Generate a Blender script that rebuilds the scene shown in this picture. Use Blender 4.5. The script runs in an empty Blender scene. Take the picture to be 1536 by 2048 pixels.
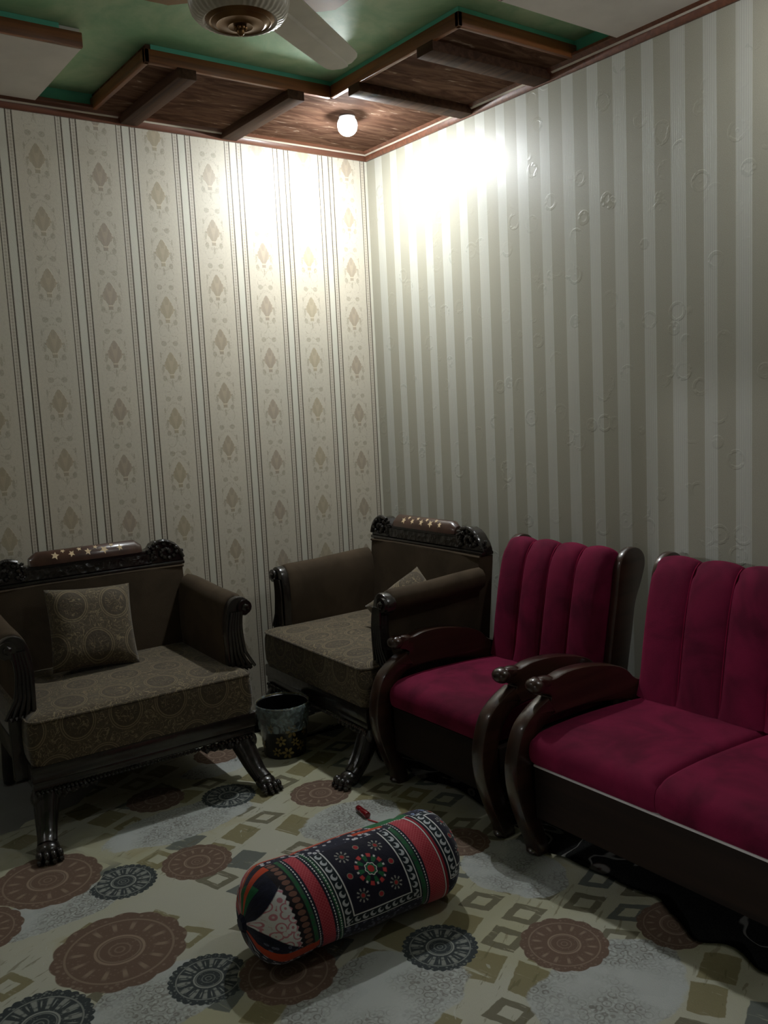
import bpy, bmesh, math, random
from mathutils import Vector, Matrix
random.seed(7)
C = bpy.context.scene.collection
S = bpy.context.scene
PI = math.pi
# ------------------------------------------------------------------ camera
cam = bpy.data.objects.new('camera', bpy.data.cameras.new('camera')); C.objects.link(cam)
cam.data.sensor_fit = 'HORIZONTAL'; cam.data.sensor_width = 36.0; cam.data.lens = 1757.86/1536*36
pitch, roll, yaw = 0.1221, -0.0500, 0.6309
fw = Vector((math.sin(yaw)*math.cos(pitch), math.cos(yaw)*math.cos(pitch), -math.sin(pitch)))
rt = Vector((math.cos(yaw), -math.sin(yaw), 0)); up = rt.cross(fw)
r2 = math.cos(roll)*rt + math.sin(roll)*up; u2 = -math.sin(roll)*rt + math.cos(roll)*up
cam.matrix_world = Matrix(((r2.x, u2.x, -fw.x, -2.8305), (r2.y, u2.y, -fw.y, -3.877), (r2.z, u2.z, -fw.z, 1.5), (0, 0, 0, 1)))
S.camera = cam
# ------------------------------------------------------------------ world, exposure, lights
w = bpy.data.worlds.new('world'); S.world = w; w.use_nodes = True
w.node_tree.nodes['Background'].inputs[0].default_value = (0.5, 0.55, 0.6, 1)
w.node_tree.nodes['Background'].inputs[1].default_value = 0.0
S.view_settings.view_transform = 'Standard'; S.view_settings.look = 'None'
S.view_settings.gamma = 1; S.view_settings.use_curve_mapping = False
S.view_settings.exposure = -0.22
DOWNLIGHT = 1650.0      # emission of the corner downlight disc
DOWNLIGHT_2 = 400.0
DOWNLIGHT_3 = 150.0     # the further downlights outside the frame
HALL = 240.0            # watts of the lamp in the next room
ROOM_X, ROOM_Y, ZC = -4.3, -5.4, 2.87
hl = bpy.data.lights.new('hall_lamp', 'POINT'); hl.energy = HALL; hl.shadow_soft_size = 0.06; hl.color = (0.93, 0.95, 1.0)
ho = bpy.data.objects.new('hall_lamp', hl); ho.location = (-7.0, -3.67, 2.35); C.objects.link(ho)

# ------------------------------------------------------------------ node helpers
def lin(c):
    return tuple((v/255/12.92 if v/255 <= .04045 else ((v/255+.055)/1.055)**2.4) for v in c) + (1,)
class V:
    def __init__(s, t, k): s.t, s.k = t, k
    def m(s, op, *a, clamp=False):
        n = s.t.nodes.new('ShaderNodeMath'); n.operation = op; n.use_clamp = clamp
        for i, x in enumerate((s,)+a):
            if isinstance(x, V): s.t.links.new(x.k, n.inputs[i])
            else: n.inputs[i].default_value = x
        return V(s.t, n.outputs[0])
    def __add__(s, o): return s.m('ADD', o)
    def __sub__(s, o): return s.m('SUBTRACT', o)
    def __mul__(s, o): return s.m('MULTIPLY', o)
    def __truediv__(s, o): return s.m('DIVIDE', o)
    __radd__ = __add__; __rmul__ = __mul__
    def __rsub__(s, o): return (s*-1)+o
    def lt(s, o): return s.m('LESS_THAN', o)
    def gt(s, o): return s.m('GREATER_THAN', o)
    def abs(s): return s.m('ABSOLUTE')
    def sin(s): return s.m('SINE')
    def cos(s): return s.m('COSINE')
    def fr(s): return s.m('FRACT')
    def fl(s): return s.m('FLOOR')
    def sq(s): return s.m('SQRT')
    def pw(s, e): return s.m('POWER', e)
    def mn(s, o): return s.m('MINIMUM', o)
    def mx(s, o): return s.m('MAXIMUM', o)
    def at(s, o): return s.m('ARCTAN2', o)
    def cl(s): return s.m('ADD', 0.0, clamp=True)
    def st(s, a, b):       # smoothstep from a to b (b may be < a)
        n = s.t.nodes.new('ShaderNodeMapRange'); n.interpolation_type = 'SMOOTHSTEP'
        flip = b < a
        s.t.links.new(s.k, n.inputs[0]); n.inputs[1].default_value = min(a, b); n.inputs[2].default_value = max(a, b)
        n.inputs[3].default_value = 1.0 if flip else 0.0; n.inputs[4].default_value = 0.0 if flip else 1.0
        return V(s.t, n.outputs[0])
def const(t, v):
    n = t.nodes.new('ShaderNodeValue'); n.outputs[0].default_value = v; return V(t, n.outputs[0])
class Mat:
    def __init__(s, name):
        s.m = bpy.data.materials.new(name); s.m.use_nodes = True; s.t = s.m.node_tree
        s.b = s.t.nodes['Principled BSDF']; s.tc = s.t.nodes.new('ShaderNodeTexCoord')
    def coord(s, kind='Object'):
        x = s.t.nodes.new('ShaderNodeSeparateXYZ'); s.t.links.new(s.tc.outputs[kind], x.inputs[0])
        return tuple(V(s.t, x.outputs[i]) for i in range(3))
    def vec(s, x, y, z=0.0):
        n = s.t.nodes.new('ShaderNodeCombineXYZ')
        for i, v in enumerate((x, y, z)):
            if isinstance(v, V): s.t.links.new(v.k, n.inputs[i])
            else: n.inputs[i].default_value = v
        return n.outputs[0]
    def noise(s, vec=None, scale=5, detail=3, rough=.5, dist=0.0):
        n = s.t.nodes.new('ShaderNodeTexNoise'); n.inputs['Scale'].default_value = scale; n.inputs['Detail'].default_value = detail
        n.inputs['Roughness'].default_value = rough; n.inputs['Distortion'].default_value = dist
        s.t.links.new(vec if vec is not None else s.tc.outputs['Object'], n.inputs['Vector']); return V(s.t, n.outputs['Fac'])
    def voro(s, vec=None, scale=5, feature='F1', out='Distance', rnd=1.0):
        n = s.t.nodes.new('ShaderNodeTexVoronoi'); n.feature = feature; n.inputs['Scale'].default_value = scale
        n.inputs['Randomness'].default_value = rnd
        s.t.links.new(vec if vec is not None else s.tc.outputs['Object'], n.inputs['Vector']); return V(s.t, n.outputs[out])
    def white(s, vec):
        n = s.t.nodes.new('ShaderNodeTexWhiteNoise'); n.noise_dimensions = '2D'; s.t.links.new(vec, n.inputs['Vector']); return V(s.t, n.outputs['Value'])
    def mix(s, f, a, b, mode='MIX'):
        n = s.t.nodes.new('ShaderNodeMix'); n.data_type = 'RGBA'; n.blend_type = mode; n.clamp_factor = True
        if isinstance(f, V): s.t.links.new(f.k, n.inputs[0])
        else: n.inputs[0].default_value = f
        for i, c in ((6, a), (7, b)):
            if isinstance(c, tuple): n.inputs[i].default_value = c
            else: s.t.links.new(c, n.inputs[i])
        return n.outputs[2]
    def set(s, name, v):
        if isinstance(v, V): s.t.links.new(v.k, s.b.inputs[name])
        elif hasattr(v, 'node'): s.t.links.new(v, s.b.inputs[name])
        else: s.b.inputs[name].default_value = v
        return s
    def bump(s, h, dist=.002, strength=1.0):
        n = s.t.nodes.new('ShaderNodeBump'); n.inputs['Distance'].default_value = dist; n.inputs['Strength'].default_value = strength
        s.t.links.new(h.k, n.inputs['Height']); s.t.links.new(n.outputs[0], s.b.inputs['Normal']); return s

MT = {}
def simple(name, col, rough=.5, metal=0, coat=0, sheen=0, vary=.25, nscale=8, bump=0, bscale=60, spec=.5):
    M = Mat(name); c = lin(col); n = M.noise(scale=nscale, detail=4)
    dark = tuple(v*(1-vary) for v in c[:3])+(1,); lite = tuple(min(1, v*(1+vary)) for v in c[:3])+(1,)
    M.set('Base Color', M.mix(n.st(.3, .7), dark, lite)); M.set('Roughness', rough); M.set('Metallic', metal)
    M.set('Coat Weight', coat); M.set('Coat Roughness', .12); M.set('Sheen Weight', sheen); M.set('Specular IOR Level', spec)
    if bump: M.bump(M.noise(scale=bscale, detail=3), bump)
    MT[name] = M.m; return M.m

# ---- carved and polished woods
def carved(name, col, rough, bump, scale):
    M = Mat(name); c = lin(col)
    v = M.voro(scale=scale); n = M.noise(scale=scale*.6, detail=2, dist=1.5)
    h = (v*.6 + n*.8)
    M.set('Base Color', M.mix(h.st(.35, .9), tuple(x*.35 for x in c[:3])+(1,), c)); M.set('Roughness', rough); M.set('Coat Weight', .5); M.set('Coat Roughness', .15)
    M.bump(h, bump); MT[name] = M.m
carved('carved_dark_wood', (44, 39, 35), .32, .012, 38)
carved('smooth_dark_wood', (40, 34, 30), .26, .0015, 30)
def woodgrain(name, col, col2, rough, coat, ax='x', scale=1.0):
    M = Mat(name); x, y, z = M.coord()
    a = dict(x=(x*.6, y*14, z*14), y=(x*14, y*.6, z*14), z=(x*14, y*14, z*.6))[ax]
    n = M.noise(M.vec(*a), scale=1.6*scale, detail=5, dist=.6)
    M.set('Base Color', M.mix(n.st(.3, .75), lin(col), lin(col2))); M.set('Roughness', rough); M.set('Coat Weight', coat); M.set('Coat Roughness', .1)
    M.bump(n, .0006); M.set('Specular IOR Level', .5 if coat else .15); MT[name] = M.m
woodgrain('mahogany', (60, 36, 25), (38, 21, 14), .3, .6, 'x')
woodgrain('apron_wood', (40, 30, 24), (26, 21, 18), .75, .0, 'y')
woodgrain('fascia_wood_x', (146, 88, 46), (104, 60, 30), .5, .1, 'x', 2)
woodgrain('fascia_wood_y', (146, 88, 46), (104, 60, 30), .5, .1, 'y', 2)
woodgrain('beam_wood', (86, 60, 44), (62, 42, 31), .7, .0, 'y', 2)
woodgrain('cornice_wood', (112, 66, 44), (84, 46, 30), .45, .15, 'x', 2)
# soffit boards: brushed varnish with pale streaks
M = Mat('soffit_board'); x, y, z = M.coord()
n1 = M.noise(M.vec(x*2.2, y*9, z), 2.0, 4, .6, 1.2); n2 = M.noise(M.vec(x*5, y*22, z), 1.5, 5, .6, .8)
c = M.mix(n1.st(.35, .7), lin((78, 54, 42)), lin((116, 88, 72)))
c = M.mix((n2.st(.58, .66)*n1.st(.5, .62)), c, lin((170, 150, 134)))
M.set('Base Color', c); M.set('Roughness', .9); M.set('Specular IOR Level', .03); M.bump(n2, .0008); MT['soffit_board'] = M.m
simple('white_soffit', (236, 230, 224), .7, vary=.04)
simple('white_line', (205, 195, 180), .45, vary=.05)
simple('green_lip', (104, 196, 170), .55, vary=.08)
simple('plain_wall', (150, 146, 138), .8, vary=.05)
simple('tile_floor', (120, 120, 116), .35, vary=.15, nscale=3)
# green marbled ceiling with brown star
M = Mat('green_ceiling'); x, y, z = M.coord()
n = M.noise(scale=3.2, detail=6, rough=.65, dist=.6); v = (M.noise(scale=4.5, detail=5, rough=.6, dist=1.6)-.5).abs()
c = M.mix(n.st(.3, .7), lin((138, 186, 142)), lin((186, 212, 172)))
c = M.mix(v.st(.012, .0)*.35, c, lin((170, 196, 150)))
dx, dy = x+1.54, y+1.69
r = (dx*dx+dy*dy).sq(); th = dy.at(dx)
star = (r + ((((th-.80)*(8/(2*PI))+.5).fr()-.5).abs()*.42).mx(.045) + n*.02).st(.80, .795)
c = M.mix(star, c, M.mix(n.st(.3, .7), lin((150, 112, 66)), lin((128, 98, 60))))
M.set('Base Color', c); M.set('Roughness', .6); MT['green_ceiling'] = M.m

# ---- damask wallpaper (left wall): ribbons and palmettes
M = Mat('damask_wallpaper'); x, y, z = M.coord()
P = .2596
u = x + .0442                              # first line of the ribbon pair nearest the corner
k = (u/P).fl(); f = (u/P).fr()*P           # 0..P inside one repeat, k = -1, -2, ...
base = M.mix(M.noise(scale=1.3, detail=2).st(.3, .7), lin((200, 191, 172)), lin((194, 187, 170)))
mott = M.noise(scale=90, detail=2)
base = M.mix(mott.st(.4, .7)*.12, base, lin((150, 140, 124)))
def near(a, c0, w): return (a-c0).abs().st(w, w*.55)
lines = None
for x0 in (0.0015, 0.0255, .0634, .0874):
    l = near(f, x0, .0038); lines = l if lines is None else lines.mx(l)
lines = lines*(M.noise(scale=260, detail=1).st(.25, .5)*.35+.65)
rib = (near(f, .0135, .011)).mx(near(f, .0754, .011))
zz = (z/.0135).fr()-.5
def g(c0):
    a = (f-c0); chain = ((a*120+(z*(2*PI/.027)).sin()*.45).abs().st(.35, .1)).mx((a*120-(z*(2*PI/.027)).sin()*.45).abs().st(.35, .1))
    dot = ((a*a+(zz*.0135)*(zz*.0135)).sq()).st(.0024, .0014)
    return (chain*.35).mx(dot*.8)
chain = (g(.0135)).mx(g(.0754))
pale = near(f, .045, .019)
c = M.mix(pale*.5, base, lin((206, 206, 192)))
c = M.mix(rib*.5, c, lin((205, 196, 180)))
c = M.mix(chain, c, lin((112, 98, 80)))
c = M.mix(lines, c, lin((84, 74, 60)))
# palmettes
ph = None
for kk, z0 in ((-1, 1.959), (-2, 2.0), (-3, 2.0), (-4, 2.089), (-5, 1.981), (-6, 2.034), (-7, 2.080), (-8, 2.02), (-9, 1.95), (-10, 2.1)):
    t_ = (k-kk).abs().lt(.5)*z0; ph = t_ if ph is None else ph+t_
PV = .2525
zv = ((z-ph)/PV+.5).fr()-.5; zv = zv*PV            # -.126 .. .126 about the palmette centre
a = f-.1735; aa = a.abs()
def ell(cx, cz, rx, rz, s=.25, ax_=None):
    q = (((ax_ or aa)-cx)/rx); r_ = (zv-cz)/rz; return (q*q+r_*r_).st(1+s, 1-s)
jag = (zv*420).sin()*.06+M.noise(scale=60, detail=1)*.12
w_ = (zv.st(-.046, -.002)*.025+.0105)*((.060-zv)*16).mx(.04).mn(1).pw(.8)
body = ((aa/w_)+jag).st(1.15, .98)*zv.st(-.066, -.060)*zv.st(.060, .052)
vein = (((aa*260-zv*60).sin()).st(.2, .9)*.25)
inner = ell(0, .004, .010, .014)*.3
urn = (zv+.046).abs().st(.004, .002)*.9
cb = M.mix((k*.37).fr().st(.2, .8), lin((158, 144, 116)), lin((150, 134, 116)))
cb = M.mix(vein.mx(inner), cb, lin((196, 176, 150)))
cb = M.mix(urn, cb, lin((205, 192, 165)))
leaf = ell(.036, -.062, .010, .013).mx(ell(.028, .096, .013, .012)).mx(ell(.048, .045, .004, .012)).mx(ell(0, -.086, .004, .018)).mx(ell(.040, -.018, .006, .02))
scr = ((((aa-.026)/.020)*((aa-.026)/.020)+((zv+.100)/.026)*((zv+.100)/.026)-1).abs().st(.3, .08))
scr = scr.mx((((aa-.02)/.022)*((aa-.02)/.022)+((zv-.118)/.02)*((zv-.118)/.02)-1).abs().st(.3, .08))
halo = (((aa/.052)*(aa/.052)+(zv/.078)*(zv/.078)-1).abs().st(.22, .05))*M.noise(scale=160, detail=1).st(.45, .6)
c = M.mix((scr*M.noise(scale=70, detail=2).st(.42, .60)).mx(halo)*.42, c, lin((150, 140, 118)))
c = M.mix(leaf*(M.noise(scale=200, detail=1).st(.2, .6)*.4+.12), c, lin((142, 130, 108)))
c = M.mix(body*.72, c, cb)
M.set('Base Color', c); M.set('Roughness', (body.mx(leaf)*-.14)+.52); M.set('Specular IOR Level', .45)
M.bump(lines*.5+body*.4+M.noise(scale=240, detail=2)*.5, .0008); MT['damask_wallpaper'] = M.m

# ---- striped wallpaper (right wall)
M = Mat('striped_wallpaper'); x, y, z = M.coord()
Q = .1279
v_ = (y*-1-.2304)/(2*Q)
f2 = ((v_+.5).fr()-.5)*(2*Q)                 # even bands at 0, odd at +-Q
even = f2.abs().st(.0275, .0255); odd = ((f2.abs()-Q).abs()).st(.0315, .0295)
band = even.mx(odd)
fine = ((y*(2*PI/.0085)).sin()).st(.55, .95)*band
n = M.noise(scale=420, detail=1)
c = M.mix(n.st(.35, .65), lin((150, 146, 130)), lin((160, 156, 140)))
c = M.mix(band, c, lin((182, 181, 170)))
c = M.mix(fine*.45, c, lin((148, 146, 138)))
ring = M.voro(M.vec(y, z), 9.5); flow = (ring-.30).abs().st(.07, .03).mx(ring.st(.09, .05)) * M.voro(M.vec(y, z), 60).st(.15, .55)
flow = flow*M.noise(scale=6, detail=2).st(.42, .6)
M.set('Base Color', c); M.set('Roughness', .46-band*.08-flow*.16); M.set('Specular IOR Level', .5)
M.bump(flow*.8+n*.2+fine*-.3, .0008); MT['striped_wallpaper'] = M.m

# ---- fabrics
def velvet(name, col, col2, sheen, nscale=5, rough=.85):
    M = Mat(name); n = M.noise(scale=nscale, detail=3, rough=.6, dist=.5)
    M.set('Base Color', M.mix(n.st(.35, .68), lin(col), lin(col2))); M.set('Roughness', rough); M.set('Sheen Weight', sheen); M.set('Sheen Roughness', .4)
    M.set('Sheen Tint', lin(tuple(min(255, v*1.5+20) for v in col))); M.set('Specular IOR Level', .15)
    M.bump(M.noise(scale=500, detail=1), .0006); MT[name] = M.m
velvet('brown_velvet', (72, 60, 46), (60, 50, 38), .12)
velvet('crimson_velvet', (112, 22, 54), (80, 14, 38), .3)
velvet('crimson_piping', (140, 22, 62), (120, 18, 52), .3)
def damask(name, ax, base, line, oval):
    M = Mat(name); co = M.coord(); u_, v_ = co[ax[0]], co[ax[1]]
    su, sv = .172, .17
    row = (v_/sv).fl(); uu = ((u_/su+(row*.5)).fr()-.5)*su; vv = ((v_/sv).fr()-.5)*sv
    d = ((uu/.054)*(uu/.054)+(vv/.060)*(vv/.060)).sq()
    nn = M.voro(scale=95); curl = (M.noise(scale=26, detail=1, dist=2.2)-.5).abs().st(.035, .012)
    c = M.mix(M.noise(scale=160, detail=2).st(.35, .65), base, tuple(q*.72 for q in base[:3])+(1,))
    c = M.mix(d.st(1.02, .95)*.6, c, oval)
    c = M.mix((d-1.0).abs().st(.05, .02)*.5, c, line)
    c = M.mix((d-1.14).abs().st(.05, .02)*.45, c, line)
    c = M.mix(d.st(.80, .7)*curl*.5, c, line)
    c = M.mix(d.st(1.2, 1.3)*curl*.6, c, line)
    M.set('Base Color', c); M.set('Roughness', .75); M.set('Sheen Weight', .2); M.set('Specular IOR Level', .25); M.bump(nn, .0008); MT[name] = M.m
damask('damask_top', (0, 1), lin((86, 75, 57)), lin((150, 133, 100)), lin((66, 56, 42)))
damask('damask_front', (0, 2), lin((86, 75, 57)), lin((150, 133, 100)), lin((66, 56, 42)))
simple('plastic_bag', (190, 200, 200), .3, vary=.1)
M = Mat('clear_plastic'); n = M.noise(scale=30, detail=4, dist=1.5)
M.set('Base Color', lin((170, 188, 188))); M.set('Roughness', .25); M.set('Alpha', n.st(.35, .70)*.55+.12); M.bump(n, .004); MT['clear_plastic'] = M.m
simple('black_bin', (16, 15, 16), .3, coat=.4, vary=.1)
simple('gold', (140, 122, 74), .45, metal=.3, vary=.1)
simple('inlay_cream', (215, 190, 150), .4, vary=.15, nscale=60)
simple('inlay_amber', (190, 110, 50), .4, vary=.35, nscale=60)
simple('tablet_wood', (70, 46, 36), .3, coat=.5, vary=.3, nscale=14)
simple('fan_white', (204, 196, 178), .35, vary=.08, coat=.2)
simple('fan_gold', (120, 88, 50), .4, metal=.7, vary=.2)
simple('lipstick_red', (120, 10, 22), .25, coat=.6, vary=.1)
simple('red_cord', (180, 40, 40), .6, vary=.1)
simple('lamp_trim', (220, 220, 220), .4, vary=.02)
simple('gap_light_strip', (200, 196, 192), .5, vary=.1)
simple('door_wood', (96, 66, 46), .5, vary=.2)

# ---- emission discs
def emis(name, col, st):
    M = Mat(name); M.set('Base Color', (0, 0, 0, 1)); M.set('Emission Color', col); M.set('Emission Strength', st); MT[name] = M.m
emis('downlight_glow', (0.93, 0.98, 1.0, 1), DOWNLIGHT)
emis('downlight_glow_far', (.94, .98, 1.0, 1), DOWNLIGHT_2)
emis('globe_glass', (.95, .98, 1.0, 1), 3.0)
emis('globe_glass_far', (.95, .98, 1.0, 1), 60.0)
emis('downlight_glow_third', (.94, .98, 1.0, 1), DOWNLIGHT_3)

# ------------------------------------------------------------------ mesh helpers
class B:
    """collects shapes, builds one mesh object"""
    def __init__(s): s.bm = bmesh.new()
    def add(s, vs, fs):
        b = [s.bm.verts.new(v) for v in vs]
        for f in fs:
            try: s.bm.faces.new([b[i] for i in f])
            except ValueError: pass
        return b
    def box(s, x0, x1, y0, y1, z0, z1, r=0.0, seg=2, mtx=None):
        t = bmesh.new(); bmesh.ops.create_cube(t, size=1)
        for v in t.verts: v.co = Vector(((x0+x1)/2+v.co.x*(x1-x0), (y0+y1)/2+v.co.y*(y1-y0), (z0+z1)/2+v.co.z*(z1-z0)))
        if r > 0: bmesh.ops.bevel(t, geom=t.edges[:], offset=min(r, .49*min(abs(x1-x0), abs(y1-y0), abs(z1-z0))), segments=seg, affect='EDGES', profile=.5)
        return s.merge(t, mtx)
    def merge(s, t, mtx=None):
        if mtx: bmesh.ops.transform(t, matrix=mtx, verts=t.verts)
        m = bpy.data.meshes.new('t'); t.to_mesh(m); t.free(); s.bm.from_mesh(m); bpy.data.meshes.remove(m); return s
    def prism(s, pts, mapf, t0, t1, r=0.0, seg=2):
        """polygon pts (a,b) extruded from t0 to t1; mapf(a,b,t)->xyz"""
        t = bmesh.new(); n = len(pts)
        A = [t.verts.new(mapf(a, b, t0)) for a, b in pts]; D = [t.verts.new(mapf(a, b, t1)) for a, b in pts]
        t.faces.new(A); t.faces.new(list(reversed(D)))
        for i in range(n): t.faces.new([A[i], D[i], D[(i+1) % n], A[(i+1) % n]])
        bmesh.ops.recalc_face_normals(t, faces=t.faces[:])
        if r > 0:
            caps = [e for e in t.edges if len(e.link_faces) == 2 and any(len(f.verts) == n and n > 4 for f in e.link_faces)] if n > 4 else t.edges[:]
            bmesh.ops.bevel(t, geom=caps, offset=r, segments=seg, affect='EDGES', profile=.5)
        return s.merge(t)
    def loft(s, rings, closed=True, cap=True, loop=False):
        n = len(rings[0]); vs = [v for r_ in rings for v in r_]; fs = []
        m = len(rings)
        for i in range(m if loop else m-1):
            for j in range(n if closed else n-1):
                a, b_ = i*n+j, i*n+(j+1) % n; c_, d_ = ((i+1) % m)*n+(j+1) % n, ((i+1) % m)*n+j
                fs.append((a, b_, c_, d_))
        if cap and closed and not loop: fs.append(tuple(reversed(range(n)))); fs.append(tuple(range((m-1)*n, m*n)))
        s.add(vs, fs); return s
    def lathe(s, prof, cx=0, cy=0, cz=0, seg=32, ripple=None):
        rings = []
        for r_, z_ in prof:
            ring = []
            for j in range(seg):
                a = 2*PI*j/seg; rr = r_*(1+(ripple(a, z_) if ripple else 0)); ring.append((cx+rr*math.cos(a), cy+rr*math.sin(a), cz+z_))
            rings.append(ring)
        return s.loft(rings)
    def tube(s, path, rad, seg=8, flat=1.0):
        pts = [Vector(p_) for p_ in path]; rings = []
        prev = None
        for i, p_ in enumerate(pts):
            d = (pts[min(i+1, len(pts)-1)]-pts[max(i-1, 0)]).normalized()
            ref = Vector((0, 0, 1)) if abs(d.z) < .9 else Vector((1, 0, 0))
            if prev is None: a = d.cross(ref).normalized()
            else: a = (prev - d*prev.dot(d)).normalized()
            prev = a; b_ = d.cross(a); r_ = rad[i] if isinstance(rad, (list, tuple)) else rad
            rings.append([tuple(p_+a*(r_*math.cos(t))+b_*(r_*flat*math.sin(t))) for t in [2*PI*j/seg for j in range(seg)]])
        return s.loft(rings)
    def ball(s, c, r_, sub=2, rot=None):
        if not isinstance(r_, (tuple, list)): r_ = (r_, r_, r_)
        t = bmesh.new(); bmesh.ops.create_icosphere(t, subdivisions=sub, radius=1)
        for v in t.verts: v.co = Vector((v.co.x*r_[0], v.co.y*r_[1], v.co.z*r_[2]))
        if rot: bmesh.ops.rotate(t, cent=(0, 0, 0), matrix=rot, verts=t.verts)
        bmesh.ops.translate(t, vec=c, verts=t.verts); return s.merge(t)
    def build(s, name, mat, parent=None, ang=38, **kw):
        bmesh.ops.recalc_face_normals(s.bm, faces=s.bm.faces[:])
        m = bpy.data.meshes.new(name); s.bm.to_mesh(m); s.bm.free()
        for p_ in m.polygons: p_.use_smooth = True
        m.set_sharp_from_angle(angle=math.radians(ang))
        o = bpy.data.objects.new(name, m); C.objects.link(o)
        for q in (mat if isinstance(mat, list) else [mat]): m.materials.append(MT[q])
        if parent: o.parent = parent
        for k_, v in kw.items(): o[k_] = v
        return o
def thing(name, label, cat, loc=(0, 0, 0), rz=0, group=None):
    o = bpy.data.objects.new(name, None); C.objects.link(o); o.location = loc; o.rotation_euler = (0, 0, rz); o.empty_display_size = .1
    o['label'] = label; o['category'] = cat
    if group: o['group'] = group
    return o
def tag(o, label, cat, group=None):
    o['label'] = label; o['category'] = cat
    if group: o['group'] = group
    return o
def catmull(pts, n=6, closed=False):
    out = []; m = len(pts)
    for i in range(m if closed else m-1):
        g_ = lambda j: pts[j % m] if closed else pts[max(0, min(m-1, j))]
        p0, p1, p2, p3 = g_(i-1), g_(i), g_(i+1), g_(i+2)
        for s_ in range(n):
            t = s_/n
            out.append(tuple(.5*((2*b)+(-a+c_)*t+(2*a-5*b+4*c_-d)*t*t+(-a+3*b-3*c_+d)*t**3) for a, b, c_, d in zip(p0, p1, p2, p3)))
    if not closed: out.append(tuple(pts[-1]))
    return out

# ================================================================== SETTING
Bx = B
o = B().box(ROOM_X-.1, .1, 0, .12, 0, 3.0).build('wall_left', 'damask_wallpaper', kind='structure')
o = B().box(0, .12, ROOM_Y-.1, 0, 0, 3.0).build('wall_right', 'striped_wallpaper', kind='structure')
B().box(ROOM_X-.1, .1, ROOM_Y-.12, ROOM_Y, 0, 3.0).build('wall_back', 'plain_wall', kind='structure')
wo = B()   # opposite wall with a doorway
wo.box(ROOM_X-.12, ROOM_X, -2.93, 0, 0, 3.0); wo.box(ROOM_X-.12, ROOM_X, ROOM_Y, -3.85, 0, 3.0); wo.box(ROOM_X-.12, ROOM_X, -3.85, -2.93, 2.05, 3.0)
wo.build('wall_opposite', 'plain_wall', kind='structure')
t = B(); t.box(ROOM_X-.13, ROOM_X+.015, -2.94, -2.90, 0, 2.05, .004); t.box(ROOM_X-.13, ROOM_X+.015, -3.88, -3.84, 0, 2.05, .004); t.box(ROOM_X-.13, ROOM_X+.015, -3.88, -2.90, 2.04, 2.08, .004)
t.build('door_1', 'door_wood', kind='structure')
B().box(-8.2, .1, ROOM_Y-.1, .1, -.1, 0).build('floor', 'tile_floor', kind='structure')
B().box(ROOM_X, 0, ROOM_Y, 0, ZC, ZC+.1).build('ceiling', 'green_ceiling', kind='structure')
# next room shell behind the doorway
h = B(); h.box(-8.2, -8.1, -5.4, -1.4, 0, 2.9); h.box(-8.2, ROOM_X-.12, -1.5, -1.4, 0, 2.9); h.box(-8.2, ROOM_X-.12, -5.5, -5.4, 0, 2.9); h.box(-8.2, ROOM_X-.12, -5.5, -1.4, 2.8, 2.9)
h.build('wall_hall', 'plain_wall', kind='structure')
# green upright band between cornice and ceiling
t = B(); t.box(ROOM_X, -.001, -.014, -.001, 2.795, ZC); t.box(-.014, -.001, ROOM_Y, -.014, 2.795, ZC)
t.build('trim_1', 'green_lip', kind='structure')
# cornice: wooden cove with a pale line
prof = [(0, 2.762), (.010, 2.762), (.016, 2.770), (.018, 2.786), (.030, 2.790), (.036, 2.798), (.048, 2.804), (.048, 2.815), (0, 2.815)]
line = [(.0165, 2.7855), (.0215, 2.7845), (.030, 2.7905), (.028, 2.794), (.018, 2.790)]
def runs(prof_, name, mat):
    b = B()
    b.loft([[(X, -d, zz_) for d, zz_ in prof_] for X in (ROOM_X,)] + [[(-d, -d, zz_) for d, zz_ in prof_]])
    a = b.build(name+'_left', mat, kind='structure')
    b = B(); b.loft([[(-d, -d, zz_) for d, zz_ in prof_], [(-d, ROOM_Y, zz_) for d, zz_ in prof_]]); c_ = b.build(name+'_right', mat, kind='structure')
    return a, c_
cl_, cr_ = runs(prof, 'trim', 'cornice_wood'); cl_.name = 'trim_2'; cr_.name = 'trim_3'
def pale_line(segs, parent, ax):
    for a, b_ in segs:
        q = B()
        if ax == 'x': q.loft([[(a, -d, zz_) for d, zz_ in line], [(b_, -d, zz_) for d, zz_ in line]])
        else: q.loft([[(-d, a, zz_) for d, zz_ in line], [(-d, b_, zz_) for d, zz_ in line]])
        q.build('pale_line', 'white_line', parent)
pale_line([(ROOM_X, -1.335), (-1.235, -.842), (-.755, -.017)], cl_, 'x')
pale_line([(-.017, -.755), (-.842, -1.19), (-1.325, ROOM_Y)], cr_, 'y')

# ---- brown soffit over the corner
SB, SI, E1 = 2.80, .63, 1.45
ZF = 2.85
sof = thing('corner_soffit', 'L-shaped brown wooden soffit with cross beams over the room corner', 'ceiling panel', (0, 0, 0))
def panel(x0, x1, y0, y1, name, mat, parent, z0=SB, z1=ZF, r=0): return B().box(x0, x1, y0, y1, z0, z1, r).build(name, mat, parent)
b = B(); b.box(-E1+.012, -.015, -SI+.012, -.015, SB+.001, ZC-.002); b.box(-SI+.012, -.015, -E1+.012, -SI+.012, SB+.001, ZC-.002); b.build('panel', 'soffit_board', sof)
def fascia(pts, parent, zb=SB, zt=ZF, th=.02):
    for (ax0, ay0), (ax1, ay1) in zip(pts[:-1], pts[1:]):
        hor = abs(ax1-ax0) > abs(ay1-ay0)
        if hor: B().box(min(ax0, ax1), max(ax0, ax1), ay0, ay0+th, zb-.001, zt, .003).build('fascia', 'fascia_wood_x', parent)
        else: B().box(ax0, ax0+th, min(ay0, ay1), max(ay0, ay1), zb-.001, zt, .003).build('fascia', 'fascia_wood_y', parent)
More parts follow.
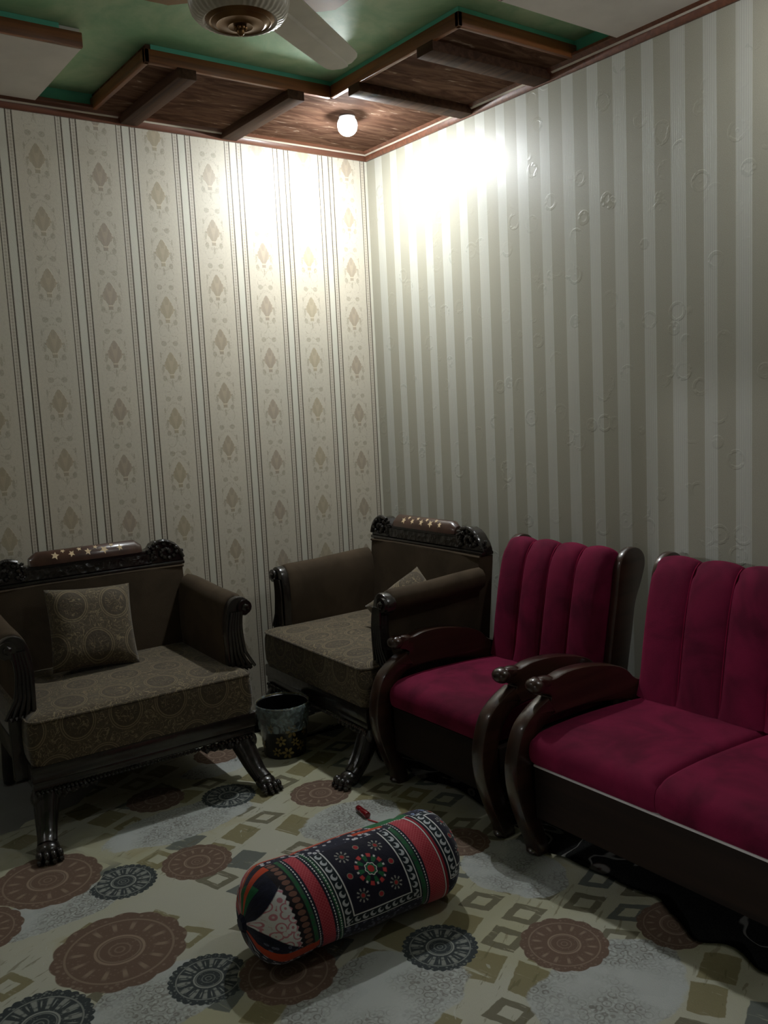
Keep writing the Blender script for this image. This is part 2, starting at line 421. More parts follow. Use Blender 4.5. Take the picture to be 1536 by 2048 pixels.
fascia([(-E1, -.015), (-E1, -SI), (-SI, -SI), (-SI, -E1), (-.015, -E1)], sof)
def lip(segs, parent):
    b_ = B()
    for x0, x1, y0, y1 in segs: b_.box(x0, x1, y0, y1, ZF+.0005, ZC-.001)
    b_.build('green_lip', 'green_lip', parent)
lip([(-E1+.03, -SI+.02, -SI+.008, -SI+.02), (-SI+.008, -SI+.02, -E1+.008, -SI+.01), (-SI+.02, -.02, -E1+.008, -E1+.02)], sof)
for x0, x1 in ((-1.325, -1.245), (-.842, -.762)):
    B().box(x0, x1, -SI-.002, -.012, 2.765, SB+.004, .004).build('beam', 'beam_wood', sof)
for y0, y1 in ((-.842, -.762), (-1.31, -1.215)):
    B().box(-SI-.002, -.012, y0, y1, 2.765, SB+.004, .004).build('beam', 'beam_wood', sof)
# ---- white soffits further along both walls
def white_soffit(x0, x1, y0, y1, face, label):
    s_ = thing('white_soffit', label, 'ceiling panel')
    B().box(x0+.002, x1-.002, y0+.002, y1-.002, SB, ZC-.002).build('panel', 'white_soffit', s_)
    for (a0, a1, b0, b1, mt) in face: B().box(a0, a1, b0, b1, SB-.001, ZF, .003).build('fascia', mt, s_)
    return s_
ws = white_soffit(ROOM_X, -1.683, -SI, -.015, [(ROOM_X, -1.683, -SI-.018, -SI, 'fascia_wood_x')], 'white ceiling panel with brown wood front edge, top left by the floral wallpaper')
lip([(ROOM_X, -1.76, -SI-.012, -SI)], ws)
ws2 = white_soffit(-SI, -.015, ROOM_Y, -1.66, [(-SI-.018, -SI, ROOM_Y, -1.66, 'fascia_wood_y')], 'white ceiling panel at top right above the striped wallpaper')

# ---- bulbs under the soffits
def ceiling_bulb(x_, y_, mat, label, r_=.046, grp='white dome lamps under the ceiling panels'):
    d = thing('ceiling_bulb', label, 'light', (x_, y_, SB-.0005), 0, grp)
    B().lathe([(0, 0), (r_*.8, 0), (r_*.8, -.004), (r_*.72, -.0065), (.0, -.0065)], seg=32).build('holder', 'lamp_trim', d)
    b = B(); zc_ = -.006-r_*.72; a1 = math.radians(62)
    b.lathe([(.0005, zc_-r_)]+[(r_*math.sin(a), zc_-r_*math.cos(a)) for a in [a1*i/10 for i in range(1, 11)]], seg=48)
    b.build('globe_lens', mat, d)
    b = B(); b.loft([[(r_*math.sin(a)*math.cos(q), r_*math.sin(a)*math.sin(q), zc_-r_*math.cos(a)) for q in [2*PI*j/48 for j in range(48)]] for a in [a1+(math.radians(135)-a1)*i/10 for i in range(11)]], cap=False)
    b.build('globe', 'globe_glass' if mat == 'downlight_glow' else 'globe_glass_far', d)
    return d
ceiling_bulb(-.435, -.465, 'downlight_glow', 'glowing white dome lamp under the brown soffit above the corner')
ceiling_bulb(-.42, -2.66, 'downlight_glow_far', 'glowing dome lamp under the white panel above the red bench')
ceiling_bulb(-3.3, -.45, 'downlight_glow_third', 'glowing dome lamp under the white panel along the floral wall')
# ================================================================== FLOOR COVERINGS
# dark carpet with pale scroll flowers along the right wall
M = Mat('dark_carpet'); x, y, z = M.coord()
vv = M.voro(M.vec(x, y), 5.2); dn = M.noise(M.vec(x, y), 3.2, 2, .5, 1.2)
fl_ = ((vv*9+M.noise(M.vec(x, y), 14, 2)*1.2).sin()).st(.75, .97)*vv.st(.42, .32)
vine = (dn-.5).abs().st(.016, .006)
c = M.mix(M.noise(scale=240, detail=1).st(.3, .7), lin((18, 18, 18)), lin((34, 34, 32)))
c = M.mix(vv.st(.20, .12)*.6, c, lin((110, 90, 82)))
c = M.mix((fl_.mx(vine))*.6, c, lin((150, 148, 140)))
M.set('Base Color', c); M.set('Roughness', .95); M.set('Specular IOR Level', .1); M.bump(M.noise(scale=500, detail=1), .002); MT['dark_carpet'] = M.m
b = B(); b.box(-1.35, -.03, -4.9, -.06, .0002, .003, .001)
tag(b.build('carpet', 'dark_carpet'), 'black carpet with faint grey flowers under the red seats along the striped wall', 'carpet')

# printed cloth sheet
M = Mat('printed_sheet'); x, y, z = M.coord()
xy = M.vec(x, y)
n1 = M.noise(xy, 1.7, 3, .5, .4); n2 = M.noise(xy, 4.0, 4, .6, .8)
c = M.mix(n1.st(.35, .65), lin((196, 190, 160)), lin((206, 202, 186)))
c = M.mix(n2.st(.56, .70)*.35, c, lin((190, 172, 120)))
# skewed patchwork of frames and brushed squares
s1 = M.noise(xy, 1.2, 1)*.5
gx = (x*.93+y*.37+s1*.12)/.135; gy = (y*.93-x*.37+s1*.10)/.135
cid = M.vec(gx.fl(), gy.fl()); rnd = M.white(cid); rnd2 = M.white(M.vec(gx.fl()+31.7, gy.fl()+11.3))
fx, fy = gx.fr()-.5, gy.fr()-.5
wob = (M.noise(xy, 30, 2)-.5)*.10
sx = fx*(rnd2*.5+.9)+fy*(rnd-.5)*.7; sy = fy*(rnd*.4+1.0)+fx*(rnd2-.5)*.5
mx_ = sx.abs().mx(sy.abs())+wob
sqm = mx_.st(.46, .43); hole = mx_.st(.23, .20)
brush = M.noise(M.vec(x*30+y*12, y*6), 1.5, 4, .7, .5)
has = rnd.gt(.30); frame = has*sqm*(1-hole*rnd2.gt(.45))*(brush.st(.28, .42))*M.noise(xy, 1.3, 1).st(.32, .42)
tone = M.mix(rnd2.gt(.6), lin((140, 128, 86)), lin((112, 104, 82))); tone = M.mix((rnd*7.3).fr().gt(.72), tone, lin((92, 98, 98)))
c = M.mix(frame*.85, c, tone)
strk = M.noise(M.vec(x*5+y*3, y*26-x*12), 1.6, 3, .6, .3)
c = M.mix(strk.st(.60, .66)*.55*M.noise(xy, 2.3, 1).st(.45, .55), c, lin((120, 112, 80)))
c = M.mix(M.noise(M.vec(x*40-y*22, y*9+x*5), 1.2, 2).st(.70, .73)*.5, c, lin((214, 214, 204)))
# pale lace patches
vl = M.voro(xy, 42); lace = ((vl*16).sin()).st(.2, .9)*.5+M.voro(xy, 90).st(.25, .5)*.35
patches = ((-1.66, -.92, .28, .13), (-1.69, -2.17, .27, .17), (-1.20, -2.52, .24, .16), (-1.18, -1.32, .2, .13), (-2.2, -1.2, .26, .10), (-2.10, -1.80, .2, .13), (-.99, -1.95, .14, .2), (-1.35, -.55, .15, .08), (-1.55, -1.62, .12, .08))
dmin = None
for cx, cy, rx, ry in patches:
    q = (x-cx)*(1/rx); r_ = (y-cy)*(1/ry); d = q*q+r_*r_
    dmin = d if dmin is None else dmin.mn(d)
dmin = dmin.sq()+(M.noise(xy, 9, 3)-.5)*.5
c = M.mix(dmin.st(1.02, .97)*.92, c, M.mix(lace*(M.noise(xy, 5, 2).st(.36, .60)), lin((206, 208, 206)), lin((128, 124, 118))))
# medallions
MEDALS = ((-1.157, -2.322, .120, 0), (-1.423, -2.110, .104, 1), (-1.976, -1.812, .106, 1), (-1.976, -1.178, .106, 1), (-1.739, -1.222, .116, 0), (-1.147, -1.062, .118, 0), (-1.428, -.834, .104, 1),
          (-2.165, -1.00, .17, 0), (-2.115, -1.53, .185, 0), (-1.80, -1.93, .13, 0), (-2.42, -1.16, .135, 0), (-2.38, -1.70, .13, 1), (-.875, -2.47, .10, 0), (-1.66, -.665, .11, 0), (-1.28, -.42, .10, 0), (-.99, -1.72, .09, 0), (-1.80, -2.75, .11, 1), (-1.35, -2.95, .11, 0), (-2.6, -2.3, .12, 0))
X, Y, SL = const(M.t, 9.0), const(M.t, 9.0), const(M.t, 0.0)
for cx, cy, R_, sl in MEDALS:      # local coordinates of the medallion a point lies in
    u_, v_ = (x-cx)*(1/R_), (y-cy)*(1/R_); inn = (u_*u_+v_*v_).lt(1.08)
    X = X+inn*(u_-X); Y = Y+inn*(v_-Y)
    SL = SL+inn*(float(sl)-SL) if sl else SL*(1-inn)
rr = (X*X+Y*Y).sq(); th = Y.at(X)
LB = SL*16+14
edge = rr-(th*LB*.5).sin().abs()*.055
mask = edge.st(.975, .95)
XYm = M.vec(X, Y, SL)
tone = ((rr-.36).abs().st(.03, .012))*.9
tone = tone.mx((rr-.31).abs().st(.02, .008)*.5).mx(((rr-.16).abs().st(.02, .01))*.4).mx((rr-.07).abs().st(.02, .01)*.4)
tone = tone.mx((rr-.62).abs().st(.15, .03)*((th*LB).cos().st(.55, .9))*.75)
spoke = (th*14).sin().st(.1, .8)*rr.st(.42, .47)*rr.st(.80, .75)*(1-(rr-.55).abs().st(.04, .02)*.6)
tone = tone.mx(spoke*SL*.75).mx((rr-.80).abs().st(.025, .01)*.6)
tone = tone.mx(M.voro(XYm, 8.5).st(.35, .2)*rr.st(.80, .84)*.45).mx(M.voro(XYm, 12.5).st(.30, .15)*.25)
ca = M.mix(SL, lin((122, 98, 84)), lin((66, 72, 74))); cb = M.mix(SL, lin((168, 146, 128)), lin((176, 176, 168)))
c = M.mix(mask, c, M.mix(tone, ca, cb))
c = M.mix(1.0, c, (.68, .70, .68, 1), 'MULTIPLY')
M.set('Base Color', c); M.set('Roughness', .8); M.set('Specular IOR Level', .2); M.bump(M.noise(xy, 300, 1)+M.noise(xy, 7, 2)*4, .0008); MT['printed_sheet'] = M.m
# sheet mesh: wavy right edge, straight back edge, folds near the right edge
def right_edge(y_):
    pts = [(-.55, -.60), (-.70, -.66), (-.985, -.79), (-1.2, -.775), (-1.5, -.755), (-1.79, -.782), (-1.95, -.83), (-2.07, -.838), (-2.2, -.80), (-2.35, -.80), (-2.45, -.845), (-2.56, -.882), (-2.66, -.85), (-2.75, -.872), (-3.0, -.9), (-4.2, -.95)]
    for (a, xa), (b_, xb) in zip(pts[:-1], pts[1:]):
        if y_ <= a and y_ >= b_: t_ = (a-y_)/(a-b_); return xa+(xb-xa)*(.5-.5*math.cos(PI*t_))
    return pts[0][1] if y_ > -.5 else pts[-1][1]
def back_edge(x_):      # y of the sheet's far edge at x
    return -.555 if x_ < -1.95 else (-.555+(x_+1.95)/.25*.25 if x_ < -1.7 else (-.30 + .02*math.sin(x_*9)))
NX, NY = 150, 190
vs = []; fs = []
from mathutils import noise as mn
for j in range(NY+1):
    tj = j/NY
    for i in range(NX+1):
        ti = i/NX
        y0 = -4.15
        x_ = -3.3 + ti*(2.75); yb = back_edge(min(-.62, x_)); y_ = y0+tj*(yb-y0)
        xr = right_edge(y_)
        x_ = -3.3 + ti*(xr+3.3)
        d = xr-x_
        zf = .0085 + .0012*mn.noise((x_*4, y_*4, 0))
        f_ = math.exp(-d/.10)
        zf += f_*(.010+.010*math.sin(y_*26+1.5*math.sin(y_*7))) 
        zf += .003*max(0, mn.noise((x_*2.2+5, y_*9, 3)))*math.exp(-((x_+1.0)/.35)**2)
        vs.append((x_, y_, max(.0078, zf)))
for j in range(NY):
    for i in range(NX):
        a = j*(NX+1)+i; fs.append((a, a+1, a+NX+2, a+NX+1))
b = B(); b.add(vs, fs); o = b.build('floor_sheet', 'printed_sheet')
md = o.modifiers.new('thick', 'SOLIDIFY'); md.thickness = .0012; md.offset = 1
tag(o, 'cream cotton floor sheet printed with brown and slate round doily medallions', 'sheet')

# ================================================================== CARVED ARMCHAIRS
def paw(b, cx, cy, ang):
    """lion paw: foot with toes, pointing to -y rotated by ang"""
    ca, sa = math.cos(ang), math.sin(ang)
    R_ = lambda u_, v_, z_: (cx+u_*ca-v_*sa, cy+u_*sa+v_*ca, z_)
    b.ball(R_(0, .0, .032), (.040, .045, .030), 2)
    for i, u_ in enumerate((-.033, -.011, .011, .033)):
        f_ = .048-abs(u_)*.35
        b.ball(R_(u_, -f_, .024), (.0125, .021, .020), 2); b.ball(R_(u_*1.08, -f_-.016, .012), (.0105, .013, .0118), 1)
def carved_chair(label, group):
    t = thing('carved_armchair', label, 'armchair', (0, 0, 0), 0, group)
    hw = .425
    # seat cushion: welted box
    b = B(); 
    rings = []
    prof_ = [(.0, .0), (.0, .02), (.0, .10), (.006, .145), (.018, .163), (.035, .172)]
    def outline(ins, n=10):
        x0, x1, y0, y1, r_ = -hw+ins, hw-ins, -.355+ins, .27, .035
        pts = []
        for cx, cy, a0 in ((x1-r_, y1-r_, 0), (x0+r_, y1-r_, 90), (x0+r_, y0+r_, 180), (x1-r_, y0+r_, 270)):
            for q in range(6): a = math.radians(a0+q*18); pts.append((cx+r_*math.cos(a), cy+r_*math.sin(a)))
        return pts
    b2 = B()
    side = [[(px, py, .292+zq) for px, py in outline(ins-.004*math.sin(PI*zq/.165))] for ins, zq in ((.006, 0), (0, .03), (0, .08), (0, .13), (.004, .158))]
    b2.loft(side, cap=False); b2.add(side[0], [tuple(range(len(side[0])))]); sb = b2.build('seat_front', 'damask_front', t)
    b2 = B(); top = [[(px*k_, (py+.04)*k_-.04, z_) for px, py in outline(ins)] for ins, z_, k_ in ((.004, .450, 1), (.012, .460, 1), (.03, .468, 1), (.08, .474, .95), (.1, .478, .6), (.1, .480, .2))]
    b2.loft(top, cap=False); b2.add(top[-1], [tuple(range(len(top[-1])))]); b2.build('seat_top', 'damask_top', t)
    ol = [(px, py, .4515) for px, py in outline(.001)]
    n = len(ol); b2 = B(); rings = []
    for i in range(n):
        p0, p1, p2 = Vector(ol[i-1]), Vector(ol[i]), Vector(ol[(i+1) % n]); d = (p2-p0).normalized(); a = Vector((d.y, -d.x, 0))
        rings.append([tuple(p1+a*(.005*math.cos(q*PI/3))+Vector((0, 0, .005*math.sin(q*PI/3)))) for q in range(6)])
    b2.loft(rings, loop=True); b2.build('piping', 'damask_front', t)
    # apron: stepped carved rail
    b = B(); b.box(-hw-.004, hw+.004, -.352, -.31, .235, .293, .006); b.box(-hw, hw, -.346, -.31, .205, .238, .004); b.build('apron', 'smooth_dark_wood', t)
    b = B(); b.box(-hw, -hw+.04, -.31, .33, .205, .293, .006); b.box(hw-.04, hw, -.31, .33, .205, .293, .006); b.box(-hw+.04, hw-.04, .29, .33, .205, .293, .006); b.build('side_rail', 'smooth_dark_wood', t)
    b = B()
    for i in range(58): b.ball((-hw+.012+i*(2*hw-.024)/57, -.349, .199), .0078, 1)
    o = b.build('bead_moulding', 'smooth_dark_wood', t, kind='stuff')
    # front legs with carved brackets and paws
    for s_ in (-1, 1):
        tx, ty = s_*.415, -.455
        b = B()
        path = catmull([(s_*.375, -.30, .185), (s_*.385, -.325, .145), (s_*.395, -.355, .10), (s_*.405, -.39, .06), (tx, -.425, .036)], 5)
        rad = [.050-.016*min(1, i/(len(path)-1)*1.3) for i in range(len(path))]
        b.tube(path, rad, 12)
        for q in (-1, 0, 1):   # flutes
            b.tube([(p_[0]+q*.020, p_[1]-.034+i*.0004, p_[2]+.006) for i, p_ in enumerate(path[:-3])], .008, 6)
        paw(b, tx, ty+.02, s_*.12)
        lg = b.build('leg', 'smooth_dark_wood', t)
        b = B()   # bracket: row of carved lumps under the apron
        for i in range(7):
            xx = s_*(.415-i*.032); hh = .034*(1-i/9)
            b.ball((xx, -.325, .186-.012*(1-i/7)), (.022, .024, hh), 2)
            b.ball((xx-s_*.008, -.347, .185), (.010, .010, .013), 1)
        b.build('bracket', 'carved_dark_wood', lg)
        b = B(); path = catmull([(s_*.385, .30, .21), (s_*.388, .315, .13), (s_*.392, .33, .06), (s_*.395, .335, .0)], 4)
        b.tube(path, [.034-.010*i/(len(path)-1) for i in range(len(path))], 10); b.build('leg', 'smooth_dark_wood', t)
    # back panel, gently raked and crowned
    b = B(); rings = []
    for zq in [.29+i*(.815-.29)/8 for i in range(9)]:
        rk = (zq-.29)*.10
        ring = [(-.41, .235+rk), (-.28, .226+rk), (0, .222+rk), (.28, .226+rk), (.41, .235+rk), (.418, .26+rk), (.415, .31+rk), (-.415, .31+rk), (-.418, .26+rk)]
        rings.append([(px, py, zq) for px, py in ring])
    b.loft(rings); b.build('backrest', 'brown_velvet', t)
    b = B(); b.tube([(-.415, .288, .812), (-.2, .283, .817), (.2, .283, .817), (.415, .288, .812)], .006, 6); b.build('piping', 'brown_velvet', t)
    # crest rail
    cy = .325
    cr = B()
    cr.box(-.425, .425, cy-.035, cy+.035, .818, .836, .006)
    pts = [(-.425, .834), (-.425, .842), (-.415, .868), (-.40, .886), (-.385, .905), (-.36, .923), (-.33, .933), (-.30, .932), (-.28, .922), (-.268, .905), (-.25, .898), (.25, .898), (.268, .905), (.28, .922), (.30, .932), (.33, .933), (.36, .923), (.385, .905), (.40, .886), (.415, .868), (.425, .842), (.425, .834)]
    cr.prism(pts, lambda a, b_, q: (a, q, b_), cy-.025, cy+.03, .004, 1)
    crest = cr.build('crest_rail', 'smooth_dark_wood', t)
    b = B(); b.prism([(-.265, .842), (-.265, .882), (.265, .882), (.265, .842)], lambda a, b_, q: (a, q, b_), cy-.033, cy-.020, .0, 1); b.build('carved_panel', 'carved_dark_wood', crest)
    for s_ in (-1, 1):
        b = B(); rnd_ = random.Random(3)
        for i in range(17):
            a = i*.62; r_ = .010+.0030*i
            b.ball((s_*(.345+r_*math.cos(a)*1.1), cy-.031, .882+r_*math.sin(a)*.80), (.0115, .011, .0115), 1)
        for i in range(9): b.ball((s_*(.275+rnd_.uniform(-.012, .012)), cy-.030, .846+i*.0085), (.011, .010, .008), 1)
        b.tube(catmull([(s_*.285, cy-.028, .924), (s_*.33, cy-.03, .934), (s_*.375, cy-.03, .915), (s_*.402, cy-.03, .885), (s_*.42, cy-.028, .85)], 4), .009, 8)
        for q in range(4): b.ball((s_*(.418+.004*(q % 2)), cy-.01, .845+q*.011), .009, 1)
        b.build('scroll_carving', 'carved_dark_wood', crest)
    # raised tablet: a half roll with inlay
    b = B(); ar = []
    for a in range(0, 181, 15): ar.append((cy-.002-.038*math.cos(math.radians(a)), .897+.055*math.sin(math.radians(a))))
    L_ = .235
    b.loft([[(-L_, p_[0]*.7+cy*.3, .897+(p_[1]-.897)*.6) for p_ in ar], [(-L_+.03, *p_) for p_ in ar], [(L_-.03, *p_) for p_ in ar], [(L_, p_[0]*.7+cy*.3, .897+(p_[1]-.897)*.6) for p_ in ar]])
    tab = b.build('tablet', 'tablet_wood', crest)
    rn = random.Random(5)
    b = B(); nleaf = 9
    for i in range(nleaf):   # star-like leaf inlays, proud by under a millimetre, following the roll
        cx = -.135+i*.034; a0 = math.radians(38+(22 if i % 2 else 0)); R0 = rn.uniform(.014, .020) if i % 2 == 0 else .012
        outl = []
        for k_ in range(10):
            rr_ = R0*(1 if k_ % 2 == 0 else .45); an = k_*PI/5+rn.uniform(-.15, .15)+i
            du, dv = rr_*math.cos(an), rr_*math.sin(an); aa_ = a0+dv/.047
            outl.append((cx+du, cy-.002-.0388*math.cos(aa_), .897+.0562*math.sin(aa_)))
        cc_ = (cx, cy-.002-.0390*math.cos(a0), .897+.0564*math.sin(a0))
        vs_ = [cc_]+outl; b.add(vs_, [(0, 1+k_, 1+(k_+1) % 10) for k_ in range(10)])
    inl = b.build('inlay', 'inlay_cream', tab) if False else None
    me = b
    t['_tab'] = 0; del t['_tab']
    # joined later as the crest's inlay part (sub-part level)
    inlay = me.build('inlay', 'inlay_cream', crest)
    # arms
    for s_ in (-1, 1):
        sec = [(.372, .30), (.368, .45), (.366, .58), (.370, .66), (.380, .715), (.398, .745), (.425, .757), (.452, .750), (.470, .730), (.474, .705), (.462, .682), (.445, .670), (.425, .655), (.415, .60), (.412, .45), (.412, .30)]
        b = B(); rings = []
        for y_, k_, zd in ((-.222, .93, 0), (-.215, .985, 0), (-.20, 1, 0), (-.05, 1, .002), (.10, .99, .012), (.22, .96, .022), (.27, .93, .026)):
            rings.append([(s_*(.418+(px-.418)*(k_ if pz > .3 else 1)), y_, .30+(pz-.30)*(1+(k_-1)*.3)+(zd*(pz-.3)/.45)) for px, pz in sec])
        b.loft(rings); arm = b.build('armrest', 'brown_velvet', t, ang=60)
        # carved facing: S scroll with fluted foot
        outer = catmull([(.372, .448), (.370, .52), (.368, .60), (.371, .66), (.383, .712), (.402, .738), (.428, .748), (.456, .742), (.478, .722), (.484, .70), (.477, .678), (.460, .666), (.446, .668), (.436, .655), (.430, .62), (.430, .575), (.438, .53), (.452, .49), (.470, .462), (.474, .448)], 3)
        b = B(); b.prism(outer, lambda a, b_, q: (s_*a, q, b_), -.258, -.218, .006, 2)
        ln = [catmull([(.384+q*.018, -.262, .455), (.382+q*.014, -.264, .54), (.382+q*.012, -.263, .62), (.396+q*.010, -.262, .69)], 5) for q in range(5)]
        for q, l_ in enumerate(ln): b.tube([(s_*(px+max(0, (.52-pz))*q*.09), py-.004, pz) for px, py, pz in l_], .0068, 6)
        b.tube([(s_*.452, -.27, .704), (s_*.452, -.215, .704)], .030, 14)
        b.ball((s_*.452, -.272, .704), (.017, .012, .017), 1)
        for q in range(5): b.ball((s_*(.388+q*.018), -.262, .456), (.0105, .014, .014), 1)
        b.build('arm_scroll', 'smooth_dark_wood', arm)
        # post continuing down beside the seat
        b = B(); b.box(s_*.43-.0, s_*.458, -.25, -.21, .22, .45, .006); b.build('arm_post', 'smooth_dark_wood', t)
    return t
def copy_tree(o_, parent=None):
    c_ = o_.copy(); C.objects.link(c_)
    if parent: c_.parent = parent
    for ch in list(o_.children): copy_tree(ch, c_)
    return c_
chA = carved_chair('carved black armchair by the floral wall with a square cushion on its seat', 'carved brown armchairs')
chB = copy_tree(chA)
chB['label'] = 'carved black armchair in the room corner, beside the red armchair'
chA.location = (-1.683, -.43, .009); chA.rotation_euler.z = -.045
chB.location = (-.575, -.672, .009); chB.rotation_euler.z = -PI/2-.02

# throw pillows
def pillow(name, label, w_, h_, loc, rot, grp):
    b = B(); N = 18; top = []; bot = []
    for j in range(N+1):
        for i in range(N+1):
            u_, v_ = i/N*2-1, j/N*2-1
            pin = 1-.05*(1-u_*u_)*(abs(v_))**3; pin2 = 1-.05*(1-v_*v_)*(abs(u_))**3
            th_ = .062*((1-u_**4)*(1-v_**4))**.55*(1+.08*mn.noise((u_*2.5, v_*2.5, 1)))
            px, pz = u_*w_/2*pin2, v_*h_/2*pin
            top.append((px, -th_-.003, pz)); bot.append((px, th_+.003, pz))
    vs_ = top+bot; fs_ = []; K = (N+1)**2
    for j in range(N):
        for i in range(N):
            a = j*(N+1)+i; fs_.append((a, a+1, a+N+2, a+N+1)); fs_.append((K+a, K+a+N+1, K+a+N+2, K+a+1))
    edge_ = [i for i in range(N+1)]+[(j+1)*(N+1)-1 for j in range(1, N+1)]+[N*(N+1)+i for i in range(N-1, -1, -1)]+[j*(N+1) for j in range(N-1, 0, -1)]
    for q in range(len(edge_)): a, c_ = edge_[q], edge_[(q+1) % len(edge_)]; fs_.append((a, c_, K+c_, K+a))
    b.add(vs_, fs_); o_ = b.build(name, 'damask_front', ang=70); o_.location = loc; o_.rotation_euler = rot
    return tag(o_, label, 'cushion', grp)
pillow('throw_pillow', 'square patterned cushion leaning in the armchair by the floral wall', .345, .34, (-1.735, -.315, .655), (-.40, .07, -.05), 'patterned cushions')
pillow('throw_pillow', 'patterned cushion whose tip shows over the arm of the corner armchair', .30, .30, (-.47, -.80, .575), (-.80, .66, -PI/2+.05), 'patterned cushions')

# ================================================================== RED SEATS
def red_seat(name, label, cat, y0, y1, nseat, nchan, grp=None):
    """y0 > y1; faces -x.  y0, y1 = centres of the two arms"""
    t = thing(name, label, cat, (-.5, (y0+y1)/2, .0065), 0, grp)
    ox, oy = .5, -(y0+y1)/2
    W = lambda x_, y_, z_: (x_+ox, y_+oy, z_-.0065)
    for ya in (y0, y1):
        b = B()
        armp = catmull([(-.845, .567), (-.83, .548), (-.80, .538), (-.79, .520), (-.84, .480), (-.868, .445), (-.82, .452), (-.74, .462), (-.62, .460), (-.50, .445), (-.42, .428), (-.34, .405), (-.30, .40), (-.24, .42), (-.24, .46), (-.30, .475), (-.36, .497), (-.40, .532), (-.45, .558), (-.54, .582), (-.63, .595), (-.71, .596), (-.765, .586), (-.80, .590), (-.83, .595)], 4, True)
        b.prism(armp, lambda a, b_, q: W(a, q, b_), ya-.026, ya+.026, .008, 2)
        b.ball(W(-.838, ya, .572), (.029, .036, .027), 3); b.ball(W(-.80, ya, .575), (.045, .028, .022), 3)
        arm = b.build('armrest', 'mahogany', t)
        b = B()
        o_ = catmull([(-.80, .528), (-.862, .500), (-.924, .448), (-.960, .345), (-.955, .24), (-.918, .125), (-.885, .05), (-.875, .012), (-.862, .004)], 5)
        i_ = catmull([(-.82, .004), (-.825, .05), (-.852, .13), (-.884, .24), (-.888, .33), (-.858, .41), (-.815, .452), (-.77, .475)], 5)
        b.prism(o_+i_, lambda a, b_, q: W(a, q, b_), ya-.029, ya+.029, .009, 2)
        b.ball(W(-.855, ya, .022), (.036, .031, .0155), 2)
        b.build('leg', 'mahogany', t)
        b = B()
        post = catmull([(-.262, .30), (-.285, .42), (-.283, .50), (-.262, .62), (-.238, .74), (-.218, .85), (-.190, .895), (-.150, .915), (-.105, .908), (-.075, .880), (-.070, .840), (-.092, .780), (-.130, .70), (-.150, .60), (-.172, .50), (-.190, .40), (-.190, .30)], 4, True)
        b.prism(post, lambda a, b_, q: W(a, q, b_), ya+(-.026 if ya == y0 else -.010), ya+(.010 if ya == y0 else .026), .008, 2)
        b.build('back_post', 'mahogany', t)
        b = B(); b.tube([W(-.215, ya, .33), W(-.185, ya, .15), W(-.14, ya, .001)], [.03, .027, .024], 10); b.build('leg', 'mahogany', t)
        b = B(); b.box(-.87+ox, -.2+ox, ya-.014+oy, ya+.014+oy, .20, .32, .004); b.build('side_rail', 'apron_wood', t)
    ya, yb = y0-.032, y1+.032
    b = B(); b.box(-.885+ox, -.858+ox, yb+oy, ya+oy, .145, .318, .004); b.build('apron', 'apron_wood', t)
    b = B(); b.box(-.889+ox, -.860+ox, yb+oy, ya+oy, .3185, .326, .002); b.build('edge_strip', 'gap_light_strip' if nseat > 1 else 'apron_wood', t)  # bench strip is coloured pale to stand for light along the cushion gap
    b = B(); b.box(-.855+ox, -.20+ox, yb+oy, ya+oy, .28, .312, .003); b.build('seat_deck', 'apron_wood', t)
    # seat cushion(s)
    wseat = (ya-yb)/nseat
    for k_ in range(nseat):
        s1, s0 = ya-k_*wseat, ya-(k_+1)*wseat
        b = B(); rings = []; ny = 24
        for j in range(ny+1):
            f_ = j/ny; yy_ = s0+.0008+(s1-s0-.0016)*f_; e = min(f_, 1-f_)*ny/ny*(s1-s0)
            rr_ = min(1, (e/.018)) ; rr_ = math.sqrt(max(0, 1-(1-rr_)**2)); dz = -.022*(1-rr_) ; dx = .016*(1-rr_)
            if nseat > 1 and 0 < k_ < nseat-1 or (nseat > 1): dz *= .55; dx *= .45
            crown = .006*math.sin(PI*f_)
            pr = [(-.872+dx, .328), (-.905+dx, .345), (-.915+dx, .375), (-.908+dx, .408), (-.886+dx, .432+dz), (-.84, .444+dz), (-.70, .448+dz+crown), (-.5, .440+dz+crown), (-.34, .428+dz), (-.29, .42+dz), (-.285, .328)]
            rings.append([W(px, yy_, pz) for px, pz in catmull(pr, 3)])
        b.loft(rings); b.build('seat_cushion', 'crimson_velvet', t, ang=60)
    # channelled back cushion: one pad per channel
    bx0 = [(-.372, .428), (-.360, .50), (-.342, .572), (-.314, .74), (-.280, .85)]
    wch = (ya+.014-(yb-.014))/nchan
    yt, ybk = ya+.010, yb-.010
    for k_ in range(nchan):
        c1 = ya+.004-k_*(ya-yb+.008)/nchan; c0 = c1-(ya-yb+.008)/nchan
        b = B(); rings = []; n_ = 12
        for j in range(n_+1):
            f_ = j/n_; yy_ = c0+.0006+(c1-c0-.0012)*f_; q = math.sqrt(max(0, 1-(2*f_-1)**2))
            bl = .022*(q-1); tz = .024*(q-1)
            pr = [(-.372-bl*.5, .432), (-.362-bl, .50), (-.345-bl, .60), (-.318-bl, .74), (-.290-bl, .84), (-.262-bl, .893+tz), (-.225, .918+tz), (-.185, .915+tz), (-.165, .885+tz), (-.19, .78), (-.215, .65), (-.25, .50), (-.265, .432)]
            rings.append([W(px, yy_, pz) for px, pz in catmull(pr, 3)])
        b.loft(rings); b.build('back_channel', 'crimson_velvet', t, ang=70)
    for k_ in range(1, nchan):
        c1 = ya+.004-k_*(ya-yb+.008)/nchan
        b = B(); b.tube([W(px+.018, c1, pz) for px, pz in catmull([(-.366, .46), (-.345, .60), (-.318, .74), (-.288, .84), (-.262, .885), (-.235, .905)], 4)], .0022, 5); b.build('seam', 'crimson_piping', t)
    # back board
    b = B(); rings = []
